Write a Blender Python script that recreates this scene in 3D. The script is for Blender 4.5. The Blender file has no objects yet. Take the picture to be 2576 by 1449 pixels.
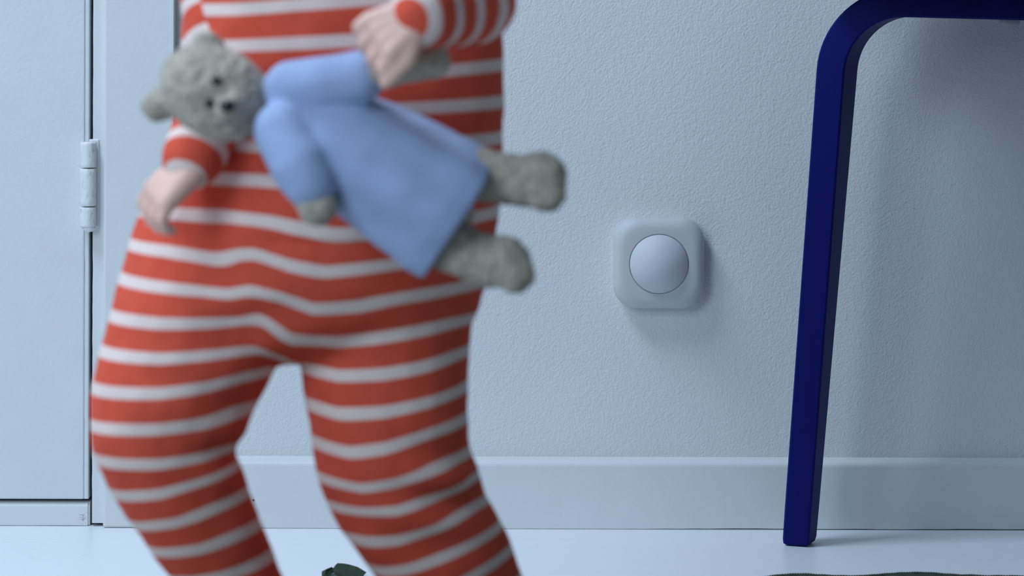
import bpy, bmesh, math, random
from mathutils import Vector, Matrix, noise, Quaternion

random.seed(7)
SC = bpy.context.scene
COL = SC.collection

# ------------------------------------------------------------------ camera, world, lights
F = 8100.0            # focal length in pixels of a 2576 px wide frame
CAM_H, CAM_D = 0.53, 3.0
HORIZON = -100.0      # image row of eye level: level camera with a lens shift

cam_d = bpy.data.cameras.new('camera')
cam_d.sensor_fit = 'HORIZONTAL'
cam_d.sensor_width = 36.0
cam_d.lens = F / 2576.0 * 36.0
cam_d.shift_y = -(724.5 - HORIZON) / 2576.0
cam_d.clip_start = 0.05
cam_d.dof.use_dof = True
cam_d.dof.focus_distance = 2.93
cam_d.dof.aperture_fstop = 6.5
cam = bpy.data.objects.new('camera', cam_d)
COL.objects.link(cam)
cam.location = (0, -CAM_D, CAM_H)
cam.rotation_euler = (math.radians(90), math.radians(-0.15), 0)
SC.camera = cam

SC.view_settings.view_transform = 'Standard'
SC.view_settings.look = 'None'
SC.view_settings.gamma = 1.0
SC.view_settings.use_curve_mapping = False
SC.view_settings.exposure = -0.12

world = bpy.data.worlds.new('world')
SC.world = world
world.use_nodes = True
bg = world.node_tree.nodes['Background']
bg.inputs['Color'].default_value = (0.60, 0.78, 1.0, 1)
bg.inputs['Strength'].default_value = 0.12


def area_light(name, loc, target, sx, sy, power, color):
    d = bpy.data.lights.new(name, 'AREA')
    d.shape = 'RECTANGLE'
    d.size, d.size_y = sx, sy
    d.energy = power
    d.color = color
    o = bpy.data.objects.new(name, d)
    COL.objects.link(o)
    o.location = loc
    v = Vector(target) - Vector(loc)
    o.rotation_euler = v.to_track_quat('-Z', 'Y').to_euler()
    return o


# daylight: a high window near the wall and a tall window on the left side of the room
area_light('daylight_high_window', (-1.05, -0.78, 2.3), (0.05, -0.3, 0.2), 0.85, 0.55, 43, (0.62, 0.79, 1.0))
area_light('daylight_side_window', (-1.5, -2.8, 1.5), (-0.1, -0.3, 0.25), 1.0, 1.5, 39, (0.62, 0.80, 1.0))


# ------------------------------------------------------------------ helpers
def P(px, py, y=0.0):
    """a point seen at this place of the photograph, at depth y in the room"""
    d = CAM_D + y
    return Vector(((px - 1288.0) * d / F, y, CAM_H - (py - HORIZON) * d / F))


def link(o, parent=None):
    COL.objects.link(o)
    if parent is not None:
        o.parent = parent
    return o


def mesh_obj(name, me, mat=None, parent=None, smooth=False):
    if mat is not None:
        me.materials.clear()
        me.materials.append(mat)
    if smooth:
        me.polygons.foreach_set('use_smooth', [True] * len(me.polygons))
    o = bpy.data.objects.new(name, me)
    return link(o, parent)


def bm_obj(name, bm, mat=None, parent=None, smooth=False):
    bmesh.ops.recalc_face_normals(bm, faces=bm.faces)
    me = bpy.data.meshes.new(name)
    bm.to_mesh(me)
    bm.free()
    return mesh_obj(name, me, mat, parent, smooth)


def empty(name, loc=(0, 0, 0)):
    o = bpy.data.objects.new(name, None)
    o.empty_display_size = 0.05
    o.location = loc
    return link(o)


def tag(o, label=None, cat=None, group=None, kind=None):
    if label: o['label'] = label
    if cat: o['category'] = cat
    if group: o['group'] = group
    if kind: o['kind'] = kind
    return o


def put_under(o, parent):
    """parent while keeping world coordinates"""
    o.parent = parent
    o.matrix_parent_inverse = Matrix.Translation(-Vector(parent.location))
    return o


def box(bm, x0, x1, y0, y1, z0, z1):
    vs = [bm.verts.new(p) for p in ((x0, y0, z0), (x1, y0, z0), (x1, y1, z0), (x0, y1, z0),
                                    (x0, y0, z1), (x1, y0, z1), (x1, y1, z1), (x0, y1, z1))]
    fs = []
    for q in ((0, 3, 2, 1), (4, 5, 6, 7), (0, 1, 5, 4), (1, 2, 6, 5), (2, 3, 7, 6), (3, 0, 4, 7)):
        fs.append(bm.faces.new([vs[i] for i in q]))
    return vs


def bevelled_box(x0, x1, y0, y1, z0, z1, r=0.002, seg=3):
    bm = bmesh.new()
    box(bm, x0, x1, y0, y1, z0, z1)
    bmesh.ops.bevel(bm, geom=bm.edges[:], offset=r, segments=seg, profile=0.5, affect='EDGES')
    return bm


def extrude_profile_x(profile, x0, x1, cuts=1, fz=None):
    """closed (y,z) profile swept along x"""
    bm = bmesh.new()
    rows = []
    for i in range(cuts + 1):
        x = x0 + (x1 - x0) * i / cuts
        rows.append([bm.verts.new((x, y, z + (fz(x, z) if fz else 0))) for y, z in profile])
    n = len(profile)
    for a, b in zip(rows, rows[1:]):
        for j in range(n):
            bm.faces.new((a[j], a[(j + 1) % n], b[(j + 1) % n], b[j]))
    bm.faces.new(rows[0][::-1])
    bm.faces.new(rows[-1])
    return bm


def loft(bm, rings, cap=True):
    rows = [[bm.verts.new(p) for p in r] for r in rings]
    n = len(rows[0])
    for a, b in zip(rows, rows[1:]):
        for j in range(n):
            bm.faces.new((a[j], a[(j + 1) % n], b[(j + 1) % n], b[j]))
    if cap:
        bm.faces.new(rows[0][::-1])
        bm.faces.new(rows[-1])
    return rows


# ---- shaping with overlapping rounded pieces fused by a voxel remesh
def add_hull(bm, pts):
    vs = [bm.verts.new(p) for p in pts]
    r = bmesh.ops.convex_hull(bm, input=vs, use_existing_faces=False)
    dead = [v for v in vs if v.is_valid and not v.link_faces]
    bmesh.ops.delete(bm, geom=dead, context='VERTS')


def sphere_pts(c, r, n=10):
    c = Vector(c)
    out = []
    if not hasattr(r, '__len__'):
        r = (r, r, r)
    for i in range(1, n):
        t = math.pi * i / n
        for j in range(2 * n):
            p = math.pi * j / n
            out.append(c + Vector((r[0] * math.sin(t) * math.cos(p), r[1] * math.sin(t) * math.sin(p), r[2] * math.cos(t))))
    out.append(c + Vector((0, 0, r[2])))
    out.append(c - Vector((0, 0, r[2])))
    return out


def cap_chain(bm, pts, radii, n=9):
    for (a, ra), (b, rb) in zip(zip(pts, radii), zip(pts[1:], radii[1:])):
        add_hull(bm, sphere_pts(a, ra, n) + sphere_pts(b, rb, n))


def ball(bm, c, r, rot=None, n=12):
    pts = sphere_pts((0, 0, 0), r, n)
    if rot is not None:
        pts = [rot @ p for p in pts]
    add_hull(bm, [Vector(c) + p for p in pts])


def fuse(name, bm, voxel, smooth=6, factor=0.5):
    bmesh.ops.recalc_face_normals(bm, faces=bm.faces)
    me = bpy.data.meshes.new(name + '_raw')
    bm.to_mesh(me)
    bm.free()
    o = bpy.data.objects.new(name + '_raw', me)
    COL.objects.link(o)
    m = o.modifiers.new('r', 'REMESH')
    m.mode = 'VOXEL'
    m.voxel_size = voxel
    m.adaptivity = 0
    if smooth:
        s = o.modifiers.new('s', 'SMOOTH')
        s.factor = factor
        s.iterations = smooth
    dg = bpy.context.evaluated_depsgraph_get()
    dg.update()
    out = bpy.data.meshes.new_from_object(o.evaluated_get(dg))
    out.name = name
    bpy.data.objects.remove(o)
    bpy.data.meshes.remove(me)
    return out


# ------------------------------------------------------------------ materials
class N:
    def __init__(self, name):
        self.m = bpy.data.materials.new(name)
        self.m.use_nodes = True
        self.t = self.m.node_tree
        self.b = self.t.nodes['Principled BSDF']

    def node(self, kind, **kw):
        n = self.t.nodes.new(kind)
        for k, v in kw.items():
            if k.startswith('_'):
                setattr(n, k[1:], v)
            else:
                n.inputs[k].default_value = v
        return n

    def l(self, a, b):
        self.t.links.new(a, b)

    def coord(self, scale=(1, 1, 1)):
        tc = self.node('ShaderNodeTexCoord')
        mp = self.node('ShaderNodeMapping')
        mp.inputs['Scale'].default_value = scale
        self.l(tc.outputs['Object'], mp.inputs['Vector'])
        return mp.outputs['Vector']

    def noise(self, vec, scale, detail=3.0, rough=0.5):
        n = self.node('ShaderNodeTexNoise', Scale=scale, Detail=detail, Roughness=rough)
        self.l(vec, n.inputs['Vector'])
        return n.outputs['Fac']

    def ramp(self, fac, stops):
        r = self.node('ShaderNodeValToRGB')
        e = r.color_ramp.elements
        while len(e) < len(stops):
            e.new(0.5)
        for el, (p, c) in zip(e, stops):
            el.position = p
            el.color = (*c, 1) if len(c) == 3 else c
        self.l(fac, r.inputs['Fac'])
        return r.outputs['Color']

    def math(self, op, a, b=None, clamp=False):
        n = self.node('ShaderNodeMath')
        n.operation = op
        n.use_clamp = clamp
        for i, v in enumerate((a, b)):
            if v is None: continue
            if isinstance(v, (int, float)):
                n.inputs[i].default_value = v
            else:
                self.l(v, n.inputs[i])
        return n.outputs[0]

    def mix(self, fac, a, b):
        n = self.node('ShaderNodeMix')
        n.data_type = 'RGBA'
        for i, v in ((0, fac), (6, a), (7, b)):
            if isinstance(v, (int, float)):
                n.inputs[i].default_value = v
            elif isinstance(v, tuple):
                n.inputs[i].default_value = (*v, 1)
            else:
                self.l(v, n.inputs[i])
        return n.outputs[2]

    def bump(self, h, strength=0.3, dist=0.001):
        n = self.node('ShaderNodeBump', Strength=strength, Distance=dist)
        self.l(h, n.inputs['Height'])
        self.l(n.outputs['Normal'], self.b.inputs['Normal'])

    def base(self, c):
        if isinstance(c, tuple):
            self.b.inputs['Base Color'].default_value = (*c, 1)
        else:
            self.l(c, self.b.inputs['Base Color'])

    def rough(self, v):
        self.b.inputs['Roughness'].default_value = v


def mat_wall():
    m = N('roller_painted_wall')
    v = m.coord()
    a = m.noise(v, 480, 2.0, 0.5)
    b = m.noise(v, 230, 2.0, 0.5)
    h = m.math('ADD', a, m.math('MULTIPLY', b, 0.6))
    big = m.noise(v, 5, 3)
    m.base(m.ramp(big, [(0.3, (0.70, 0.71, 0.705)), (0.7, (0.74, 0.745, 0.74))]))
    m.rough(0.55)
    m.bump(h, 0.35, 0.0018)
    return m.m


def mat_paint(name, c=(0.72, 0.73, 0.725), rough=0.4, bump=0.12, scale=(1, 1, 1)):
    m = N(name)
    v = m.coord(scale)
    a = m.noise(v, 260, 2.0)
    b = m.noise(v, 30, 3.0)
    h = m.math('ADD', a, m.math('MULTIPLY', b, 1.5))
    m.base(m.ramp(b, [(0.3, tuple(x * 0.97 for x in c)), (0.7, c)]))
    m.rough(rough)
    m.bump(h, bump, 0.002)
    return m.m


def mat_floor():
    m = N('white_painted_boards')
    v = m.coord((6, 60, 60))
    vs = m.coord((60, 190, 190))
    grain = m.noise(v, 12, 4, 0.6)
    specks = m.noise(vs, 1.6, 2, 0.5)
    sp = m.ramp(specks, [(0.755, (0, 0, 0)), (0.79, (1, 1, 1))])
    col = m.ramp(grain, [(0.25, (0.83, 0.85, 0.88)), (0.6, (0.88, 0.895, 0.92))])
    m.base(m.mix(sp, col, (0.18, 0.18, 0.17)))
    m.rough(0.33)
    m.bump(grain, 0.10, 0.002)
    return m.m


def mat_chipped():
    m = N('chipped_white_paint')
    v = m.coord()
    n = m.noise(v, 900, 4, 0.7)
    sep = m.node('ShaderNodeSeparateXYZ')
    m.l(v, sep.inputs[0])
    # worn spot on the right end of the strip
    dx = m.math('MULTIPLY', m.math('ADD', sep.outputs[0], 0.3995), 130.0)
    dz = m.math('MULTIPLY', m.math('SUBTRACT', sep.outputs[2], 0.0075), 95.0)
    d2 = m.math('SQRT', m.math('ADD', m.math('MULTIPLY', dx, dx), m.math('MULTIPLY', dz, dz)))
    th = m.math('ADD', m.math('MULTIPLY', d2, 0.20), 0.46)
    chip = m.math('MULTIPLY', m.math('SUBTRACT', n, th), 14.0, True)
    m.base(m.mix(chip, (0.73, 0.74, 0.735), (0.16, 0.165, 0.18)))
    m.rough(0.4)
    m.bump(n, 0.15, 0.001)
    return m.m


def mat_hinge():
    m = N('overpainted_hinge')
    v = m.coord((1, 1, 0.5))
    n = m.noise(v, 320, 3, 0.6)
    m.base(m.ramp(n, [(0.28, (0.50, 0.51, 0.51)), (0.42, (0.74, 0.745, 0.74)), (0.7, (0.80, 0.80, 0.79))]))
    m.rough(0.45)
    m.bump(n, 0.5, 0.0012)
    return m.m


def mat_simple(name, c, rough=0.5, nscale=None, var=0.15, bump=0.0, bscale=400, bd=0.001, sheen=0.0, stretch=(1, 1, 1)):
    m = N(name)
    v = m.coord(stretch)
    if nscale:
        f = m.noise(v, nscale, 3)
        m.base(m.ramp(f, [(0.3, tuple(x * (1 - var) for x in c)), (0.7, tuple(min(1, x * (1 + var)) for x in c))]))
    else:
        m.base(c)
    m.rough(rough)
    if bump:
        m.bump(m.noise(v, bscale, 3), bump, bd)
    if sheen:
        m.b.inputs['Sheen Weight'].default_value = sheen
    return m.m


def mat_stripes():
    m = N('orange_white_striped_jersey')
    at = m.node('ShaderNodeAttribute')
    at.attribute_name = 'stripe'
    k = at.outputs['Fac']
    fr = m.math('ABSOLUTE', m.math('SUBTRACT', k, m.math('ROUND', k)))
    w = m.ramp(fr, [(0.155, (1, 1, 1)), (0.185, (0, 0, 0))])
    v = m.coord()
    n = m.noise(v, 60, 3)
    org = m.ramp(n, [(0.3, (0.72, 0.092, 0.050)), (0.7, (0.78, 0.106, 0.058))])
    m.base(m.mix(w, org, (0.88, 0.70, 0.63)))
    m.rough(0.85)
    m.b.inputs['Specular IOR Level'].default_value = 0.2
    m.bump(m.noise(v, 900, 2), 0.2, 0.0006)
    return m.m


M_WALL = mat_wall()
M_TRIM = mat_paint('satin_white_trim', (0.72, 0.73, 0.725), 0.38, 0.10)
M_DOOR = mat_paint('satin_white_door', (0.71, 0.725, 0.725), 0.42, 0.14)
M_FLOOR = mat_floor()
M_CHIP = mat_chipped()
M_HINGE = mat_hinge()
M_SENSOR = mat_simple('matt_white_plastic', (0.53, 0.55, 0.545), 0.55, 800, 0.02, 0.08, 2500, 0.0004)
M_DOME = mat_simple('frosted_dome_plastic', (0.58, 0.59, 0.625), 0.62, 800, 0.02)
M_DARK = mat_simple('dark_seam_gap_shade', (0.05, 0.055, 0.06), 0.7)  # floorboard joints, and the shade painted into the door gap
M_BLUE = mat_simple('cobalt_lacquered_birch', (0.0008, 0.0035, 0.118), 0.55, 8, 0.15, 0.10, 700, 0.0006, 0, (3, 3, 0.15))
M_BLUE.node_tree.nodes['Principled BSDF'].inputs['Specular IOR Level'].default_value = 0.15
M_GREY = mat_simple('grey_plastic_cap', (0.30, 0.32, 0.34), 0.5)
M_RUG = mat_simple('dark_green_wool', (0.034, 0.056, 0.032), 0.95, 90, 0.35, 0.6, 500, 0.003, 0.0)
M_RUG2 = mat_simple('pale_green_wool', (0.11, 0.17, 0.14), 0.95, 140, 0.3, 0.6, 500, 0.003, 0.0)
M_STRIPE = mat_stripes()
M_SKIN = mat_simple('skin', (0.90, 0.56, 0.45), 0.5, 40, 0.06, 0.05, 900, 0.0005)
M_SKIN.node_tree.nodes['Principled BSDF'].inputs['Subsurface Weight'].default_value = 0.08
M_SKIN.node_tree.nodes['Principled BSDF'].inputs['Subsurface Radius'].default_value = (0.006, 0.003, 0.002)
M_HAIR = mat_simple('light_brown_hair', (0.22, 0.13, 0.07), 0.6, 60, 0.3, 0.6, 300, 0.003, 0, (1, 1, 0.1))
M_EYE = mat_simple('glossy_black', (0.015, 0.014, 0.014), 0.15)
M_FUR = mat_simple('greyish_beige_plush', (0.58, 0.49, 0.385), 0.95, 120, 0.22, 1.0, 420, 0.004, 0.3)
M_BEAR = mat_simple('light_blue_cotton', (0.36, 0.45, 0.67), 0.85, 30, 0.08, 0.25, 700, 0.0008, 0.1)

# ------------------------------------------------------------------ the setting
WALL_Y = 0.015     # wall face; casing and baseboard stand proud of it
X_CAS0, X_CAS1 = -0.3800, -0.3148
X_JAMB0 = -0.3912
X_DOOR1 = -0.3945

bm = bmesh.new()
box(bm, X_CAS0 + 0.004, 2.4, WALL_Y, WALL_Y + 0.12, -0.02, 2.45)
box(bm, -2.0, X_CAS0 + 0.004, WALL_Y, WALL_Y + 0.12, 2.06, 2.45)
box(bm, -2.0, -1.26, WALL_Y, WALL_Y + 0.12, -0.02, 2.06)
tag(bm_obj('wall_back', bm, M_WALL), 'pale blue-white wall with rough roller-painted texture', 'wall', kind='structure')

# floor: a base with separate painted boards running along the wall
bm = bmesh.new()
box(bm, -2.0, 2.4, -3.4, 0.135, -0.04, -0.020)
floor = tag(bm_obj('floor', bm, M_DARK), 'white painted wooden floorboards running along the wall', 'floor', kind='structure')
edges = [0.135, -0.068]
while edges[-1] > -3.3:
    edges.append(edges[-1] - 0.165)
for i, (ya, yb) in enumerate(zip(edges, edges[1:])):
    bm = bevelled_box(-2.0, 2.4, yb + 0.0001, ya - 0.0001, -0.020, 0.0, 0.00035, 2)
    b = bm_obj('floorboard', bm, M_FLOOR, floor)


# baseboard with a rounded sloping top edge, not quite tight on the floor
def gap(x, z):
    if z > 0.01: return 0.0
    return 0.0004 + max(0.0, min(0.0009, (x - 0.10) * 0.010)) * (0.65 + 0.45 * noise.noise(Vector((x * 38, 1.3, 0)))) + 0.0002 * noise.noise(Vector((x * 150, 0, 0)))


prof = [(WALL_Y + 0.001, 0.0), (0.0, 0.0), (0.0, 0.0585), (0.0004, 0.0602), (0.0014, 0.0616), (0.0032, 0.0626), (WALL_Y + 0.001, 0.0655)]
base = bm_obj('baseboard_back', extrude_profile_x(prof, X_CAS1, 2.4, 260, gap), M_TRIM)
tag(base, 'white baseboard with lighter rounded top edge along the wall', 'baseboard', kind='structure')
bm = bmesh.new()
c = P(641, 1260, 0.0)
bmesh.ops.create_cone(bm, cap_ends=True, segments=10, radius1=0.0011, radius2=0.0007, depth=0.0008,
                      matrix=Matrix.Translation((c.x, -0.0003, c.z)) @ Matrix.Rotation(math.pi / 2, 4, 'X'))
bm_obj('nail_head', bm, mat_simple('rusty_nail', (0.09, 0.07, 0.055), 0.7), base)

# door casing, jamb and stop
bm = bevelled_box(X_CAS0, X_CAS1, 0.0, WALL_Y + 0.002, 0.0003, 2.12, 0.0022, 3)
cas = tag(bm_obj('trim_1', bm, M_TRIM, smooth=False), 'broad flat white door casing between door and wall', 'door casing', kind='structure')
bm = bmesh.new()
box(bm, X_CAS1 - 0.0032, X_CAS1 - 0.0004, -0.0004, 0.002, 0.002, 2.10)
bm_obj('casing_bead', bm, M_TRIM, cas)
bm = bevelled_box(-1.32, X_CAS0 - 0.0, 0.0, WALL_Y + 0.002, 2.055, 2.12, 0.002, 2)
tag(bm_obj('trim_4', bm, M_TRIM), 'white head casing above the door', 'door casing', kind='structure')
bm = bevelled_box(-1.315, -1.25, 0.0, WALL_Y + 0.002, 0.0003, 2.055, 0.002, 2)
tag(bm_obj('trim_5', bm, M_TRIM), 'white casing on the far side of the door', 'door casing', kind='structure')


def wobble_strip(x0, x1, y0, y1, z0, z1, n, amp, side):
    """upright strip whose one edge is uneven with old paint"""
    bm = bmesh.new()
    rings = []
    for i in range(n + 1):
        z = z0 + (z1 - z0) * i / n
        w = amp * noise.noise(Vector((z * 60, 3.1 * side, 0))) + amp * 0.6 * noise.noise(Vector((z * 19, 7, side)))
        a, b = (x0 + w, x1) if side < 0 else (x0, x1 + w)
        r = 0.0009
        rings.append([(a, y1, z), (a, y0 + r, z), (a + r, y0, z), (b - r, y0, z), (b, y0 + r, z), (b, y1, z)])
    loft(bm, rings)
    return bm


bm = wobble_strip(X_JAMB0, X_CAS0 + 0.001, 0.0085, 0.075, 0.0032, 2.05, 700, 0.00035, -1)
tag(bm_obj('trim_2', bm, M_TRIM), 'narrow white door jamb strip beside the hinge', 'door jamb', kind='structure')
bm = bmesh.new()
box(bm, -0.425, X_CAS0 + 0.004, 0.0555, 0.14, -0.001, 2.06)  # backing closes the door gap; its dark colour stands in for shade
box(bm, -1.26, -0.425, 0.0605, 0.14, -0.001, 0.06)  # box added to block light under the door, same painted shade
tag(bm_obj('trim_3', bm, M_DARK), 'door stop backing behind the narrow door gap, gap shade put into its dark colour', 'door stop', kind='structure')

# door leaf with the overpainted edge strip
door = empty('door_1', (-0.82, 0.01, 0.0254))
tag(door, 'flush white painted door with a hinge on its right edge', 'door', kind='structure')
bm = bevelled_box(-1.245, -0.3988, 0.0085, 0.050, 0.0254, 2.045, 0.0014, 3)
put_under(bm_obj('door_leaf', bm, M_DOOR), door)
bm = wobble_strip(-0.3990, X_DOOR1, 0.0094, 0.050, 0.0256, 2.045, 700, 0.00045, -1)
put_under(bm_obj('edge_strip', bm, M_DOOR), door)

# strip below the door, chipped on its end
prof = [(0.060, 0.0004), (0.0105, 0.0004), (0.0100, 0.0010), (0.0100, 0.0185), (0.0106, 0.0203), (0.0120, 0.0215), (0.015, 0.0220), (0.060, 0.0222)]
bm = extrude_profile_x(prof, -1.25, -0.3936, 40, lambda x, z: 0.0003 * noise.noise(Vector((x * 30, z * 10, 5))) if z < 0.01 else 0)
ends = [e for e in bm.edges if all(v.co.x > -0.3937 for v in e.verts) and max(v.co.y for v in e.verts) < 0.02]
bmesh.ops.bevel(bm, geom=ends, offset=0.0018, segments=3, affect='EDGES')
tag(bm_obj('trim_6', bm, M_CHIP), 'white strip under the door with chipped paint at its right end', 'door strip', kind='structure')

# hinge: three barrel pieces and a rounded pin end
hin = empty('hinge', P(223, 585, 0.005))
hin.parent = door
hin.matrix_parent_inverse = Matrix.Translation(-Vector(door.location))


def lathe(prof, cx, cy, n=28, wob=0.0):
    bm = bmesh.new()
    rings = []
    for r, z in prof:
        ring = []
        for j in range(n):
            a = 2 * math.pi * j / n
            rr = r * (1 + wob * noise.noise(Vector((math.cos(a) * 1.7, math.sin(a) * 1.7, z * 160))))
            ring.append((cx + rr * math.cos(a), cy + rr * math.sin(a), z))
        rings.append(ring)
    loft(bm, rings)
    return bm


hc = P(223, 400, 0.0015)
zt = [P(223, y, 0.0).z for y in (362, 424, 427, 521, 524, 574)]
for k in range(3):
    z1, z0 = zt[2 * k], zt[2 * k + 1]
    R = 0.0076
    pr = [(R * 0.93, z0), (R, z0 + 0.0008)] + [(R * (1 + 0.006 * math.sin(i * 1.7 + k)), z0 + (z1 - z0) * i / 8) for i in range(1, 8)] + [(R, z1 - 0.0008), (R * 0.93, z1)]
    if k == 0:
        pr[-1] = (R * 0.90, z1 + 0.0006)
    o = bm_obj('knuckle', lathe(pr, hc.x, hc.y, 28, 0.03), M_HINGE, smooth=True)
    put_under(o, hin)
    
bm = lathe([(0.0066, zt[5]), (0.0071, zt[5] - 0.0008), (0.0056, zt[5] - 0.0026), (0.0034, zt[5] - 0.0042), (0.0012, zt[5] - 0.0048)], hc.x + 0.0008, hc.y, 24, 0.04)
o = bm_obj('pin_cap', bm, M_HINGE, smooth=True)
put_under(o, hin)
bm = bevelled_box(hc.x, hc.x + 0.0095, 0.0065, 0.0100, zt[5] - 0.001, zt[0] + 0.003, 0.0012, 2)
o = bm_obj('hinge_leaf', bm, M_HINGE)
put_under(o, hin)

# ------------------------------------------------------------------ motion sensor on the wall
SX, SZ = P(1659, 661, WALL_Y - 0.012).x, P(1659, 661, WALL_Y - 0.012).z


def rsq(h, rc, y, n=14):
    """rounded square ring of half size h and corner radius rc at depth y off the wall"""
    out = []
    for q, (sx, sz) in enumerate(((1, 1), (-1, 1), (-1, -1), (1, -1))):
        for i in range(n):
            a = math.pi / 2 * (q + i / (n - 1))
            out.append((SX + sx * (h - rc) + rc * math.cos(a), WALL_Y - y, SZ + sz * (h - rc) + rc * math.sin(a)))
    return out


sens = tag(empty('motion_sensor', (SX, WALL_Y, SZ)), 'square white motion sensor with a round dome mounted on the wall', 'motion sensor')
bm = bmesh.new()
H = 0.0424
rings = [rsq(H - 0.0016, 0.0210, -0.0005), rsq(H - 0.0014, 0.0212, 0.002), rsq(H - 0.0002, 0.0222, 0.007), rsq(H, 0.0225, 0.011)]
fr = 0.0105
for i in range(1, 9):
    a = math.pi / 2 * i / 8
    rings.append(rsq(H - fr * (1 - math.cos(a)) , 0.0225 - 0.35 * fr * (1 - math.cos(a)), 0.011 + fr * math.sin(a)))
rings.append(rsq(H - fr - 0.003, 0.0185, 0.0217))
FY = 0.0217


def circ(r, y, n=56):
    return [(SX + r * math.cos(math.pi / 4 * 0 + 2 * math.pi * j / n), WALL_Y - y, SZ + 0.0 + r * math.sin(2 * math.pi * j / n)) for j in range(n)]


rings += [circ(0.0284, FY), circ(0.0278, FY), circ(0.0277, FY - 0.002)]
loft(bm, rings)
put_under(bm_obj('housing', bm, M_SENSOR, smooth=True), sens)
bm = bmesh.new()
Rd, hd = 0.0273, 0.0125
Rs = (Rd * Rd + hd * hd) / (2 * hd)
rings = [circ(Rd, FY - 0.0025), circ(Rd, FY + 0.0002)]
amax = math.asin(Rd / Rs)
for i in range(1, 16):
    a = amax * (1 - i / 16)
    rings.append(circ(Rs * math.sin(a), FY + 0.0002 + Rs * math.cos(a) - Rs * math.cos(amax)))
loft(bm, rings)
put_under(bm_obj('sensor_dome', bm, M_DOME, smooth=True), sens)
o = bm_obj('dome_seam', (lambda b: (loft(b, [circ(0.0279, FY - 0.0016), circ(0.0279, FY - 0.0010), circ(0.0271, FY - 0.0010), circ(0.0271, FY - 0.0016)], False), b)[1])(bmesh.new()), mat_simple('grey_seam', (0.22, 0.23, 0.25), 0.7))
put_under(o, sens)

# ------------------------------------------------------------------ blue bentwood stool
TH = math.radians(21.0)
U = Vector((math.cos(TH), -math.sin(TH), 0))
W = Vector((math.sin(TH), math.cos(TH), 0))
d0 = CAM_H * F / (1376 - HORIZON)
O3 = Vector(((2037 - 1288) * d0 / F, d0 - CAM_D, 0.0))     # front lower inner corner of the visible leg
LT = 0.0262
ZB = 0.4805      # underside of the bar
SPL = 0.0352     # splay of the leg


def leg_profile():
    """inner line (u,z) from the floor up, round the bend and along the bar"""
    zs = 0.4310
    ang0 = math.atan2(zs, SPL)
    R = 0.0535
    pts = []
    n = 14
    for i in range(n + 1):
        t = i / n
        pts.append((SPL * t, zs * t, ang0))
    ang1 = math.radians(-1.0)
    cx = SPL + R * math.sin(ang0)
    cz = zs - R * math.cos(ang0)
    m = 18
    for i in range(1, m + 1):
        a = ang0 + (ang1 - ang0) * i / m
        pts.append((cx - R * math.sin(a), cz + R * math.cos(a), a))
    L = 0.150
    u, z, a = pts[-1]
    for i in range(1, 6):
        pts.append((u + L * i / 5, z + math.tan(a) * L * i / 5, a))
    return pts


LP = leg_profile()
ZB = LP[-6][1]
BAR_TOP = max(z for u, z, a in LP) + LT


def make_leg(name, origin, U, W, parent, mat, cut=0):
    bm = bmesh.new()
    rings = []
    prof = LP[:len(LP) - cut]
    wtop, wbot = 0.047, 0.027
    for i, (u, z, a) in enumerate(prof):
        k = min(1.0, z / 0.43)
        w = wbot + (wtop - wbot) * k
        off = (wbot - w) * 0.5               # taper on both sides of the leg
        nu, nz = -math.sin(a), math.cos(a)   # outward from the inner line
        T = LT * (0.95 + 0.05 * k)
        cr = 0.0016
        ring = []
        lift = 0.0
        sh = 0.0
        if i == 0:
            sh = 0.0042
        for (s, q) in ((cr, 0), (T - cr, 0), (T, cr), (T, w - cr), (T - cr, w), (cr, w), (0, w - cr), (0, cr)):
            if i == 0:
                s = T / 2 + (s - T / 2) * 0.74
                q = w / 2 + (q - w / 2) * 0.80
            p = origin + U * (u + nu * s) + W * (q + off)
            zz = z + nz * s
            ring.append((p.x, p.y, max(0.0, zz) if i else 0.0004))
        if i == 0:
            rings.append(ring)
            ring2 = []
            for (s, q) in ((cr, 0), (T - cr, 0), (T, cr), (T, w - cr), (T - cr, w), (cr, w), (0, w - cr), (0, cr)):
                s2 = T / 2 + (s - T / 2) * 0.93
                q2 = w / 2 + (q - w / 2) * 0.95
                p = origin + U * (u + nu * s2) + W * (q2 + off)
                ring2.append((p.x, p.y, 0.0022))
            rings.append(ring2)
            ring3 = []
            for (s, q) in ((cr, 0), (T - cr, 0), (T, cr), (T, w - cr), (T - cr, w), (cr, w), (0, w - cr), (0, cr)):
                p = origin + U * (u + 0.0005 + nu * s) + W * (q + off)
                ring3.append((p.x, p.y, 0.0062))
            rings.append(ring3)
        else:
            rings.append(ring)
    loft(bm, rings)
    return bm_obj(name, bm, mat, None)


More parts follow.
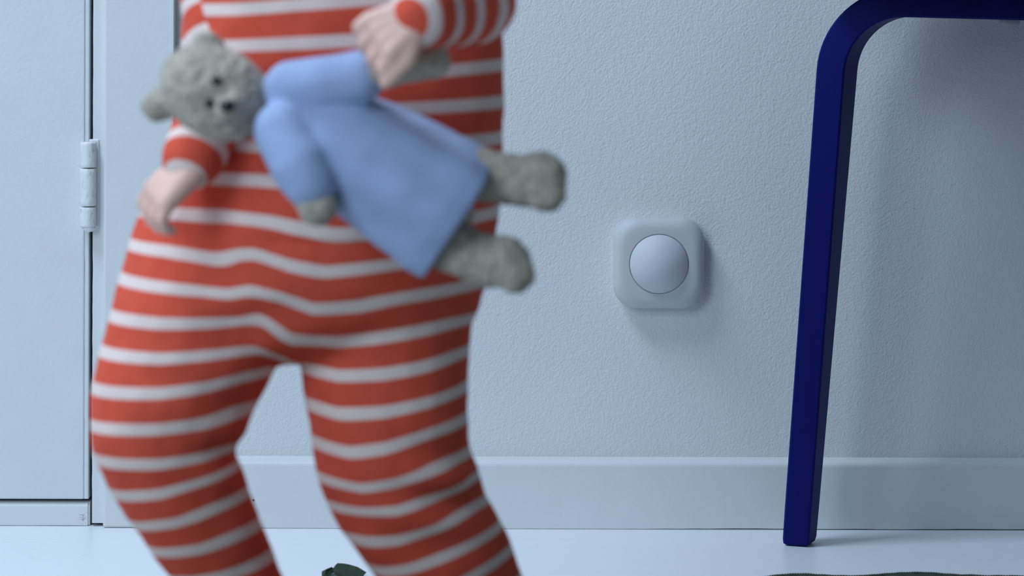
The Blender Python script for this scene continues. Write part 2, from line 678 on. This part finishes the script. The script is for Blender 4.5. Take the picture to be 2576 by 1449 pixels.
legw = 0.027
SEAT_A, SEAT_B = 0.205, 0.152        # oval seat, long axis along the visible leg's bar
SEAT_C = O3 + U * (SPL - LT - 0.004 + SEAT_A) + W * (legw / 2)
stool = tag(empty('stool', (SEAT_C.x, SEAT_C.y, 0.0)), 'dark blue bentwood stool with splayed curved legs standing by the wall', 'stool')
put_under(make_leg('leg', O3, U, W, stool, M_BLUE), stool)
for ang in (122, -122):
    rot = Matrix.Rotation(math.radians(ang), 3, 'Z')
    U2, W2 = rot @ U, rot @ W
    o2 = SEAT_C - U2 * (SPL - LT - 0.004 + 0.165) - W2 * (legw / 2)
    o2.z = 0.0
    put_under(make_leg('leg', o2, U2, W2, stool, M_BLUE, 3), stool)
bm = bmesh.new()
rings = []
for e, z in ((0.004, 0.0002), (0.001, 0.002), (0, 0.006), (0, 0.012), (0.002, 0.016), (0.006, 0.018)):
    ring = []
    for j in range(80):
        t = 2 * math.pi * j / 80
        p = SEAT_C + U * (SEAT_A - e) * math.cos(t) + W * (SEAT_B - e) * math.sin(t)
        ring.append((p.x, p.y, BAR_TOP + z))
    rings.append(ring)
loft(bm, rings)
put_under(bm_obj('seat', bm, M_BLUE), stool)
bc = P(2540, 60, SEAT_C.y + 0.02)
bm = lathe([(0.0055, bc.z - 0.0005), (0.0082, bc.z + 0.0004), (0.0095, bc.z + 0.003), (0.0095, BAR_TOP + 0.001)], bc.x, bc.y, 24)
o = put_under(bm_obj('bolt_cap', bm, M_GREY, smooth=True), stool)
o['label'] = 'small grey cap under the seat'

# ------------------------------------------------------------------ green rug at the lower edge
rug = tag(empty('rug', (0.35, -0.9, 0.0)), 'dark green woven rug with wavy edge on the white floor', 'rug')


def rug_edge(x):
    """depth of the back edge"""
    px = 1288 + x * F / 2.75
    y = -0.2665
    y += 0.0145 * math.exp(-((px - 2020) / 85) ** 2)
    y += 0.0215 * math.exp(-((px - 2300) / 120) ** 2)
    y += 0.0075 / (1 + math.exp(-(px - 2400) / 40))
    if px < 1950:
        y -= 0.014 * min(1, (1950 - px) / 120)
    y += 0.020 * math.exp(-((px - 850) / 60) ** 2)
    return y


RX0, RX1, RY0 = -0.158, 0.452, -1.55


def rug_x(x, t):
    return x - 0.42 * t * max(0.0, 1 - (x - RX0) / 0.7)      # left edge runs outwards towards the room


bm = bmesh.new()
nx, ny = 220, 60
top = []
for i in range(nx + 1):
    x = RX0 + (RX1 - RX0) * i / nx
    ye = rug_edge(x)
    col = []
    for j in range(ny + 1):
        t = (j / ny) ** 1.6
        y = ye + (RY0 - ye) * t
        z = 0.0062 + 0.0009 * noise.noise(Vector((x * 40, y * 40, 0))) + 0.0006 * math.sin(x * 1400) * math.sin(y * 700)
        col.append(bm.verts.new((rug_x(x, t), y, z)))
    top.append(col)
for i in range(nx):
    for j in range(ny):
        bm.faces.new((top[i][j], top[i + 1][j], top[i + 1][j + 1], top[i][j + 1]))
border = [top[i][0] for i in range(nx + 1)] + [top[nx][j] for j in range(1, ny + 1)] + [top[i][ny] for i in range(nx - 1, -1, -1)] + [top[0][j] for j in range(ny - 1, 0, -1)]
low = [bm.verts.new((v.co.x, v.co.y, 0.0004)) for v in border]
for i in range(len(border)):
    k = (i + 1) % len(border)
    bm.faces.new((border[i], low[i], low[k], border[k]))
bm.faces.new(low)
put_under(bm_obj('weave', bm, M_RUG, smooth=True), rug)
# braided edge: two strands twisted round each other
bm = bmesh.new()
for ph in (0, math.pi):
    rings = []
    x = RX0 + 0.004
    while x < RX1:
        ye = rug_edge(x)
        a = x * 1400 + ph + 1.5 * noise.noise(Vector((x * 60, 0, 2)))
        c = Vector((x, ye + 0.0005 + 0.0006 * math.cos(a), 0.0048 + 0.0006 * math.sin(a) + 0.0006 * noise.noise(Vector((x * 90, 4, 0)))))
        rings.append([(c.x, c.y + 0.0024 * math.cos(b), c.z + 0.0024 * math.sin(b)) for b in [math.pi / 3 * q for q in range(6)]])
        x += 0.0007
    loft(bm, rings)
put_under(bm_obj('edge_braid', bm, M_RUG, smooth=True), rug)


# curled corner with a frayed tip
def curl_sheet(pts, wv, th, n):
    bm = bmesh.new()
    rings = []
    for i, p in enumerate(pts):
        p = Vector(p)
        t = Vector(pts[min(i + 1, len(pts) - 1)]) - Vector(pts[max(i - 1, 0)])
        nrm = t.cross(Vector(wv)).normalized() * th * 0.5
        w = Vector(wv) * n[i] * 0.5
        rings.append([p - w - nrm, p + w - nrm, p + w + nrm, p - w + nrm])
    loft(bm, rings)
    return bm


cy = -0.250
Cpt = lambda px, py, y=cy: P(px, py, y)
bm = curl_sheet([Cpt(905, 1462), Cpt(885, 1446), Cpt(868, 1437), Cpt(856, 1431), Cpt(847, 1425)], (0.25, 1, 0.1), 0.0042, [0.040, 0.034, 0.026, 0.018, 0.006])
put_under(bm_obj('curled_corner', bm, M_RUG), rug)
bm = curl_sheet([Cpt(880, 1466), Cpt(872, 1451), Cpt(858, 1443), Cpt(845, 1444), Cpt(838, 1452), Cpt(836, 1466)], (0.25, 1, 0.1), 0.0034, [0.03] * 6)
put_under(bm_obj('curled_lining', bm, M_RUG2), rug)
bm = curl_sheet([Cpt(850, 1468, cy - 0.004), Cpt(838, 1450, cy - 0.004), Cpt(829, 1440, cy - 0.004), Cpt(826, 1433, cy - 0.004)], (0.5, 1, 0.1), 0.0042, [0.018, 0.016, 0.014, 0.009])
put_under(bm_obj('frayed_end', bm, M_RUG), rug)

# ------------------------------------------------------------------ the child
YC = -0.86
RUGZ = 0.0072
FWD = Vector((-0.72, -0.69, 0)).normalized()    # the way the child walks
RGT = Vector((FWD.y, -FWD.x, 0))                # the child's right hand side


def ell_ring(cx, cy, z, a, b, n=40, rot=0.0):
    out = []
    for j in range(n):
        t = 2 * math.pi * j / n
        x, y = a * math.cos(t), b * math.sin(t)
        out.append((cx + x * math.cos(rot) - y * math.sin(rot), cy + x * math.sin(rot) + y * math.cos(rot), z))
    return out


def px_ring(xl, xr, py, y, b, rot=0.0):
    p0, p1 = P(xl, py, y), P(xr, py, y)
    return ell_ring((p0.x + p1.x) / 2, y, p0.z, (p1.x - p0.x) / 2, b, 40, rot)


# joints
LEG_L = [P(560, 640, YC), P(480, 880, YC - 0.02), P(428, 1010, YC - 0.03), P(412, 1100, YC - 0.035), P(455, 1210, YC - 0.03), P(508, 1310, YC - 0.022), P(556, 1405, YC - 0.012), P(690, 1700, YC + 0.015)]
LEG_R = [P(950, 660, YC), P(970, 880, YC + 0.0), P(976, 1030, YC - 0.005), P(985, 1130, YC - 0.006), P(1012, 1215, YC), P(1062, 1310, YC + 0.008), P(1118, 1400, YC + 0.018), P(1268, 1640, YC + 0.045)]
RAD_L = [0.062, 0.0575, 0.0525, 0.047, 0.0420, 0.0380, 0.0345, 0.031]
RAD_R = [0.064, 0.0570, 0.0535, 0.0520, 0.0510, 0.0470, 0.0455, 0.034]

# trousers
bm = bmesh.new()
cap_chain(bm, LEG_L, RAD_L, 10)
cap_chain(bm, LEG_R, RAD_R, 10)
loft(bm, [px_ring(450, 1200, 340, YC, 0.070), px_ring(420, 1245, 430, YC, 0.078), px_ring(385, 1258, 540, YC, 0.084), px_ring(362, 1250, 620, YC, 0.086),
          px_ring(340, 1226, 710, YC, 0.082), px_ring(320, 1205, 790, YC, 0.072), px_ring(420, 1120, 860, YC, 0.055), px_ring(560, 960, 905, YC, 0.035)])
me_tr = fuse('pajama_trousers', bm, 0.0034, 9)

# pajama top with sleeves
SH_R = P(520, -285, YC + 0.02)          # shoulder at the left of the picture
EL_R = P(585, 190, YC - 0.035)
WR_R = P(487, 405, YC - 0.085)
SH_L = P(1190, -290, YC - 0.02)
EL_L = P(1192, 8, YC - 0.115)
WR_L = P(1062, 42, YC - 0.175)
ARM_R = [SH_R, EL_R, WR_R]
ARM_L = [SH_L, EL_L, WR_L]
AR_R = [0.032, 0.0265, 0.0200]
AR_L = [0.034, 0.0265, 0.0205]
bm = bmesh.new()
loft(bm, [px_ring(400, 1254, 585, YC, 0.087), px_ring(412, 1262, 520, YC, 0.088), px_ring(432, 1268, 400, YC, 0.086), px_ring(450, 1270, 250, YC, 0.083),
          px_ring(458, 1266, 80, YC, 0.080), px_ring(462, 1255, -80, YC, 0.077), px_ring(468, 1248, -200, YC, 0.072), px_ring(495, 1215, -300, YC, 0.060), px_ring(560, 1150, -355, YC, 0.050), px_ring(730, 990, -395, YC, 0.035)])
me_top = fuse('pajama_top', bm, 0.0034, 8)
bm = bmesh.new()
cap_chain(bm, ARM_R, AR_R, 9)
me_slr = fuse('sleeve', bm, 0.0026, 6)
bm = bmesh.new()
cap_chain(bm, ARM_L, AR_L, 9)
me_sll = fuse('sleeve', bm, 0.0026, 6)

# ---- where the knitted stripes run: rings along body and legs
D_S = CAM_D + YC - 0.065
STR_T = {-7: [(600, 25), (900, 0), (1250, -12)], -6: [(600, 118), (1000, 96), (1250, 80)], -5: [(600, 205), (900, 195), (1250, 170)], -4: [(600, 285), (1250, 265)],
         -3: [(450, 335), (620, 368), (900, 365), (1250, 357)], -2: [(440, 455), (640, 450), (760, 455), (1250, 456)], -1: [(340, 548), (560, 543), (690, 556), (850, 590), (1000, 580), (1250, 548)]}
STR_L = {0: [(296, 632), (413, 638), (530, 652), (600, 662)], 1: [(296, 717), (413, 726), (530, 736), (620, 738)], 2: [(267, 810), (413, 814), (560, 812), (640, 812)], 3: [(267, 897), (413, 900), (560, 890), (650, 884)],
         4: [(220, 990), (413, 984), (530, 970), (620, 950)], 5: [(220, 1083), (413, 1073), (513, 1063), (600, 1045)], 6: [(220, 1167), (413, 1163), (530, 1152), (600, 1140)],
         7: [(279, 1259), (413, 1238), (560, 1196), (640, 1172)], 8: [(326, 1341), (443, 1318), (607, 1262), (680, 1238)], 9: [(355, 1411), (501, 1391), (648, 1344), (740, 1310)], 10: [(400, 1495), (550, 1470), (700, 1425)], 11: [(440, 1580), (590, 1550), (740, 1500)]}
STR_R = {0: [(560, 641), (648, 635), (736, 664), (824, 679), (941, 667), (1080, 655), (1220, 640)], 1: [(630, 726), (706, 741), (794, 776), (912, 769), (1029, 746), (1175, 730)],
         2: [(660, 802), (736, 852), (853, 867), (970, 852), (1146, 826)], 3: [(765, 946), (853, 954), (970, 946), (1058, 933), (1158, 910)], 4: [(783, 1042), (853, 1051), (970, 1042), (1087, 1022), (1169, 1001)],
         5: [(794, 1139), (882, 1148), (970, 1133), (1087, 1098), (1169, 1077)], 6: [(824, 1233), (912, 1243), (999, 1227), (1087, 1192), (1169, 1174)], 7: [(882, 1302), (999, 1294), (1100, 1270), (1190, 1232)],
         8: [(912, 1387), (999, 1380), (1087, 1350), (1204, 1303)], 9: [(960, 1470), (1029, 1455), (1117, 1425), (1234, 1382), (1300, 1355)], 10: [(1000, 1555), (1117, 1515), (1300, 1430)], 11: [(1050, 1640), (1180, 1590), (1340, 1510)]}


def poly_at(poly, x):
    if x <= poly[0][0]:
        (x0, y0), (x1, y1) = poly[0], poly[1]
        s = (y1 - y0) / (x1 - x0) * 0.4
        return y0 + s * (x - x0)
    for (x0, y0), (x1, y1) in zip(poly, poly[1:]):
        if x <= x1:
            t = (x - x0) / (x1 - x0)
            return y0 + (y1 - y0) * t
    (x0, y0), (x1, y1) = poly[-2], poly[-1]
    s = (y1 - y0) / (x1 - x0) * 0.4
    return y1 + s * (x - x1)


def index_at(sets, x, y):
    ks = sorted(sets)
    ys = [poly_at(sets[k], x) for k in ks]
    if y <= ys[0]:
        return ks[0] - (ys[0] - y) / 90.0
    for k, y0, y1 in zip(ks, ys, ys[1:]):
        if y <= y1:
            return k + (y - y0) / max(1.0, y1 - y0)
    return ks[-1] + (y - ys[-1]) / 88.0


SET_L = dict(STR_T); SET_L.update(STR_L)
SET_R = dict(STR_T); SET_R.update(STR_R)


def seam_x(py):
    pts = [(560, 560), (640, 575), (735, 615), (812, 645), (900, 690), (940, 710), (1200, 715)]
    if py <= pts[0][0]: return pts[0][1]
    for (a, b), (c, d) in zip(pts, pts[1:]):
        if py <= c: return b + (d - b) * (py - a) / (c - a)
    return pts[-1][1]


def seg_dist(p, a, b):
    ab = b - a
    t = max(0.0, min(1.0, (p - a).dot(ab) / ab.length_squared))
    return (p - a - ab * t).length, t, ab.length


def paint_stripes(me):
    vals = []
    for v in me.vertices:
        p = v.co
        px = 1288 + p.x * F / D_S
        py = HORIZON + (CAM_H - p.z) * F / D_S
        t = max(0.0, min(1.0, (px - seam_x(py)) / 90.0 + 0.5))
        t = t * t * (3 - 2 * t)
        k = 0.0
        if t < 1: k += (1 - t) * index_at(SET_L, px, py)
        if t > 0: k += t * index_at(SET_R, px, py)
        vals.append(k)
    me.attributes.new('stripe', 'FLOAT', 'POINT').data.foreach_set('value', vals)


def paint_sleeve(me, pts, off):
    """rings across the arm, counted from the shoulder"""
    a, b, c = pts
    l1 = (b - a).length
    bis = ((b - a).normalized() + (c - b).normalized()).normalized()
    vals = []
    for v in me.vertices:
        p = v.co
        s1 = (p - a).dot((b - a).normalized())
        s2 = l1 + (p - b).dot((c - b).normalized())
        w = max(0.0, min(1.0, (p - b).dot(bis) / 0.03 + 0.5))
        vals.append((s1 * (1 - w) + s2 * w) / 0.0235 + off)
    me.attributes.new('stripe', 'FLOAT', 'POINT').data.foreach_set('value', vals)


def wrinkle(me, amp, folds=()):
    me.update()
    nrm = [v.normal.copy() for v in me.vertices]
    for v, n in zip(me.vertices, nrm):
        p = v.co
        d = amp * noise.noise(Vector((p.x * 22, p.y * 22, p.z * 30))) + amp * 0.5 * noise.noise(Vector((p.x * 45 + 3, p.y * 45, p.z * 75)))
        for c, r, a, nz, sl in folds:
            q = (p - c).length / r
            if q < 1:
                d += a * (1 - q) ** 2 * math.sin((p.z - c.z + sl * (p.x - c.x)) * nz)
        v.co = p + n * d
    me.update()


paint_stripes(me_tr)
paint_stripes(me_top)
paint_sleeve(me_slr, ARM_R, 0.2)
paint_sleeve(me_sll, ARM_L, 0.45)
wrinkle(me_tr, 0.0014, ((P(1120, 1235, YC - 0.04), 0.075, 0.0045, 190, 0.25), (P(660, 760, YC - 0.05), 0.07, 0.004, 150, -0.4), (P(560, 1110, YC - 0.05), 0.06, 0.004, 170, 0.3)))
wrinkle(me_top, 0.0018)
wrinkle(me_slr, 0.0016)
wrinkle(me_sll, 0.0016)

child = tag(empty('person', ((LEG_L[-1].x + LEG_R[-1].x) / 2, YC, 0.0)), 'person in orange and white striped pajamas walking and carrying a teddy bear', 'person')

# ---- body: one continuous skin mesh under the clothes
bm = bmesh.new()
cap_chain(bm, LEG_L, [r * 0.80 for r in RAD_L], 8)
cap_chain(bm, LEG_R, [r * 0.80 for r in RAD_R], 8)
loft(bm, [px_ring(430, 1180, 760, YC, 0.060), px_ring(420, 1190, 600, YC, 0.068), px_ring(500, 1215, 400, YC, 0.066), px_ring(510, 1215, 100, YC, 0.064), px_ring(520, 1190, -150, YC, 0.058), px_ring(640, 1080, -300, YC, 0.045), px_ring(780, 940, -350, YC, 0.032)])
NECK = P(860, -330, YC)
HEAD = Vector((NECK.x, YC, 0.694)) + FWD * 0.014
cap_chain(bm, [NECK - Vector((0, 0, 0.03)), HEAD - Vector((0, 0, 0.05))], [0.030, 0.032], 8)
Rh = Matrix.Rotation(math.atan2(FWD.y, FWD.x), 3, 'Z')     # local x = forward
hp = lambda f, s, u: HEAD + FWD * f + RGT * s + Vector((0, 0, u))
ball(bm, hp(-0.006, 0, 0.012), (0.080, 0.070, 0.074), Rh)
ball(bm, hp(0.016, 0, -0.034), (0.056, 0.056, 0.048), Rh)
for s in (-1, 1):
    ball(bm, hp(0.040, 0.030 * s, -0.034), 0.026)             # cheeks
    ball(bm, hp(-0.006, 0.070 * s, -0.012), (0.012, 0.007, 0.019), Rh)   # ears
ball(bm, hp(0.074, 0, -0.020), (0.012, 0.010, 0.011), Rh)     # nose
ball(bm, hp(0.064, 0, -0.046), (0.009, 0.018, 0.006), Rh)     # lips
ball(bm, hp(0.056, 0, -0.068), (0.018, 0.022, 0.014), Rh)     # chin
cap_chain(bm, ARM_R, [r * 0.72 for r in AR_R], 8)
cap_chain(bm, ARM_L, [r * 0.72 for r in AR_L], 8)


def hand(bm, wrist, dirv, palm_n, side, curl, s=1.0):
    """palm, four bent fingers of different length and a thumb leaving the side of the palm"""
    d = Vector(dirv).normalized()
    n = Vector(palm_n)
    n = (n - d * n.dot(d)).normalized()
    a = d.cross(n).normalized() * side          # towards the thumb
    w = Vector(wrist)
    for k in (-1, -0.33, 0.33, 1):
        add_hull(bm, sphere_pts(w + a * 0.006 * k * s, 0.0115 * s, 6) + sphere_pts(w + d * 0.030 * s + a * 0.0150 * k * s, 0.0072 * s, 6))
    tips = []
    for k, ln in ((1, 0.030), (0.35, 0.034), (-0.32, 0.032), (-1, 0.025)):
        p = w + d * 0.030 * s + a * 0.0175 * k * s
        dirn = d + a * 0.14 * k
        chain, rad = [p], [0.0052 * s]
        ang = 0.0
        for seg in range(3):
            ang += curl[seg]
            v = (dirn * math.cos(ang) + n * math.sin(ang)).normalized()
            p = p + v * ln * s * (0.44, 0.32, 0.27)[seg]
            chain.append(p)
            rad.append((0.0050, 0.0047, 0.0041)[seg] * s)
        cap_chain(bm, chain, rad, 6)
        tips.append(chain)
    p = w + d * 0.010 * s + a * 0.0120 * s
    v1 = (d * 0.72 + a * 0.72 + n * 0.25).normalized()
    v2 = (d * 0.9 + a * 0.15 + n * 0.45).normalized()
    cap_chain(bm, [p, p + v1 * 0.017 * s, p + v1 * 0.017 * s + v2 * 0.012 * s, p + v1 * 0.017 * s + v2 * 0.023 * s], [0.0082 * s, 0.0068 * s, 0.0062 * s, 0.0050 * s], 6)
    return tips


HAND_R = WR_R + (WR_R - EL_R).normalized() * 0.008
hand(bm, HAND_R, Vector((-0.72, -0.12, -0.66)), Vector((0.45, 0.45, -0.5)), -1, (0.45, 0.8, 0.7), 0.85)
HAND_L = WR_L + (WR_L - EL_L).normalized() * 0.006
hand(bm, HAND_L, Vector((-0.80, -0.22, -0.42)), Vector((-0.15, 0.8, -0.55)), 1, (0.7, 0.9, 0.7), 0.85)


def foot(bm, ankle, toe_dir, flat):
    t = Vector(toe_dir).normalized()
    s = Vector((t.y, -t.x, 0))
    if flat:
        heel = Vector((ankle.x, ankle.y, RUGZ + 0.018)) - t * 0.012
        ballp = Vector((ankle.x, ankle.y, RUGZ + 0.013)) + t * 0.060
    else:
        heel = ankle - t * 0.012 - Vector((0, 0, 0.016))
        ballp = Vector((ankle.x, ankle.y, RUGZ + 0.013)) + t * 0.052
    cap_chain(bm, [ankle, heel], [0.022, 0.0185], 8)
    for k in (-1, 0, 1):
        add_hull(bm, sphere_pts(heel + s * 0.003 * k, 0.0175, 6) + sphere_pts(ballp + s * 0.014 * k, 0.0125, 6))
    add_hull(bm, sphere_pts(ankle, 0.021, 7) + sphere_pts(ballp - t * 0.02 + Vector((0, 0, 0.004)), 0.016, 7))
    for k, r, ln in ((-1.0, 0.0085, 0.020), (-0.42, 0.0066, 0.019), (0.05, 0.0062, 0.017), (0.5, 0.0060, 0.014), (0.95, 0.0056, 0.010)):
        b0 = ballp + s * 0.020 * k
        b0.z = RUGZ + r + 0.001
        cap_chain(bm, [b0, b0 + t * ln], [r * 1.05, r], 6)


foot(bm, LEG_L[-1] - Vector((0, 0, 0.012)), (-0.80, -0.60, 0), True)
foot(bm, LEG_R[-1] - Vector((0, 0, 0.020)), (-0.70, -0.72, 0), False)
me_body = fuse('body', bm, 0.0017, 3)
put_under(mesh_obj('body', me_body, M_SKIN, smooth=True), child)
put_under(mesh_obj('pajama_trousers', me_tr, M_STRIPE, smooth=True), child)
TOP = put_under(mesh_obj('pajama_top', me_top, M_STRIPE, smooth=True), child)
for me in (me_slr, me_sll):
    put_under(mesh_obj('sleeve', me, M_STRIPE, smooth=True), child)
bm = bmesh.new()
ball(bm, hp(-0.016, 0, 0.020), (0.083, 0.077, 0.078), Rh)
ball(bm, hp(-0.045, 0, -0.020), (0.050, 0.062, 0.052), Rh)
for k in range(-3, 4):
    ball(bm, hp(0.052 - abs(k) * 0.006, 0.017 * k, 0.050 - abs(k) * 0.004), (0.016, 0.012, 0.022), Rh, 7)
put_under(mesh_obj('hair', fuse('hair', bm, 0.004, 2), M_HAIR, smooth=True), child)
for s in (-1, 1):
    bm = bmesh.new()
    ball(bm, hp(0.0655, 0.0265 * s, -0.008), 0.0085, None, 9)
    put_under(bm_obj('eye', bm, M_EYE, smooth=True), child)

# ------------------------------------------------------------------ teddy bear held across the child's belly
YB = -0.992
bear = tag(empty('teddy_bear', P(960, 640, YB)), 'beige plush teddy bear in light blue outfit carried against the striped pajamas', 'teddy bear')
B = lambda px, py, y=0.0: P(px, py, YB + y)
bm = bmesh.new()
ax = (B(1135, 540) - B(685, 255)).normalized()
Ry = Matrix.Rotation(math.radians(28), 3, 'Y')
ball(bm, B(545, 235), (0.0375, 0.031, 0.0285), Ry)                   # head
add_hull(bm, sphere_pts(B(585, 262, -0.020), 0.0125, 8) + sphere_pts(B(575, 275, -0.031), 0.0085, 8))   # muzzle
add_hull(bm, sphere_pts(B(398, 268, 0.004), 0.0105, 8) + sphere_pts(B(440, 258, 0.002), 0.010, 8))      # ear
add_hull(bm, sphere_pts(B(520, 120, 0.004), 0.0105, 8) + sphere_pts(B(540, 150, 0.002), 0.010, 8))      # ear
ball(bm, B(940, 430), (0.070, 0.030, 0.030), Ry)                     # trunk
cap_chain(bm, [B(1120, 420), B(1260, 450, -0.004), B(1345, 456, -0.006)], [0.0175, 0.0160, 0.0165], 9)   # leg
add_hull(bm, sphere_pts(B(1362, 445, -0.008), 0.0165, 8) + sphere_pts(B(1378, 485, -0.014), 0.0120, 8))  # foot
cap_chain(bm, [B(1080, 590, -0.006), B(1180, 640, -0.012), B(1245, 662, -0.014)], [0.0175, 0.0160, 0.0160], 9)
add_hull(bm, sphere_pts(B(1270, 655, -0.016), 0.0160, 8) + sphere_pts(B(1300, 690, -0.022), 0.0120, 8))
cap_chain(bm, [B(770, 225, -0.012), B(890, 195, -0.022), B(1010, 165, -0.026), B(1085, 152, -0.026)], [0.014, 0.0125, 0.0115, 0.0120], 9)  # raised arm
cap_chain(bm, [B(716, 342, -0.018), B(764, 440, -0.032), B(800, 520, -0.036)], [0.014, 0.0125, 0.0125], 9)
me = fuse('plush_body', bm, 0.0016, 4)
me.update()
nr = [v.normal.copy() for v in me.vertices]
for v, n in zip(me.vertices, nr):
    v.co = v.co + n * (0.0011 * noise.noise(v.co * 420) + 0.0012 * noise.noise(v.co * 160))
me.update()
put_under(mesh_obj('plush_body', me, M_FUR, smooth=True), bear)

bm = bmesh.new()
# flared outfit: rings across the bear's own axis
nrm_s = Vector((0, 1, 0))
side = ax.cross(nrm_s).normalized()
rings = []
for t, hw, dp in ((0.0, 0.0215, 0.022), (0.10, 0.0275, 0.029), (0.28, 0.0330, 0.037), (0.5, 0.0385, 0.042), (0.75, 0.0425, 0.043), (0.95, 0.0450, 0.043), (1.04, 0.0440, 0.041)):
    c = B(688 + (1140 - 688) * t, 257 + (542 - 257) * t)
    ring = []
    for j in range(40):
        a = 2 * math.pi * j / 40
        fl = 1 + 0.05 * t * math.sin(7 * a + 1)
        ring.append(c + side * hw * fl * math.cos(a) + nrm_s * dp * fl * math.sin(a))
    rings.append(ring)
loft(bm, rings)
cap_chain(bm, [B(735, 228, -0.008), B(820, 214, -0.018), B(905, 196, -0.022)], [0.0185, 0.0180, 0.0165], 9)
cap_chain(bm, [B(715, 330, -0.022), B(755, 415, -0.034), B(778, 460, -0.036)], [0.0185, 0.0180, 0.0168], 9)
me = fuse('blue_outfit', bm, 0.0018, 5)
wrinkle(me, 0.0013)
put_under(mesh_obj('blue_outfit', me, M_BEAR, smooth=True), bear)
bm = bmesh.new()
ball(bm, B(572, 268, -0.0395), (0.0050, 0.0030, 0.0038), None, 8)
put_under(bm_obj('nose', bm, M_EYE, smooth=True), bear)
for q in ((545, 205), (528, 262)):
    bm = bmesh.new()
    ball(bm, B(q[0], q[1], -0.0300), 0.0032, None, 8)
    put_under(bm_obj('eye', bm, M_EYE, smooth=True), bear)
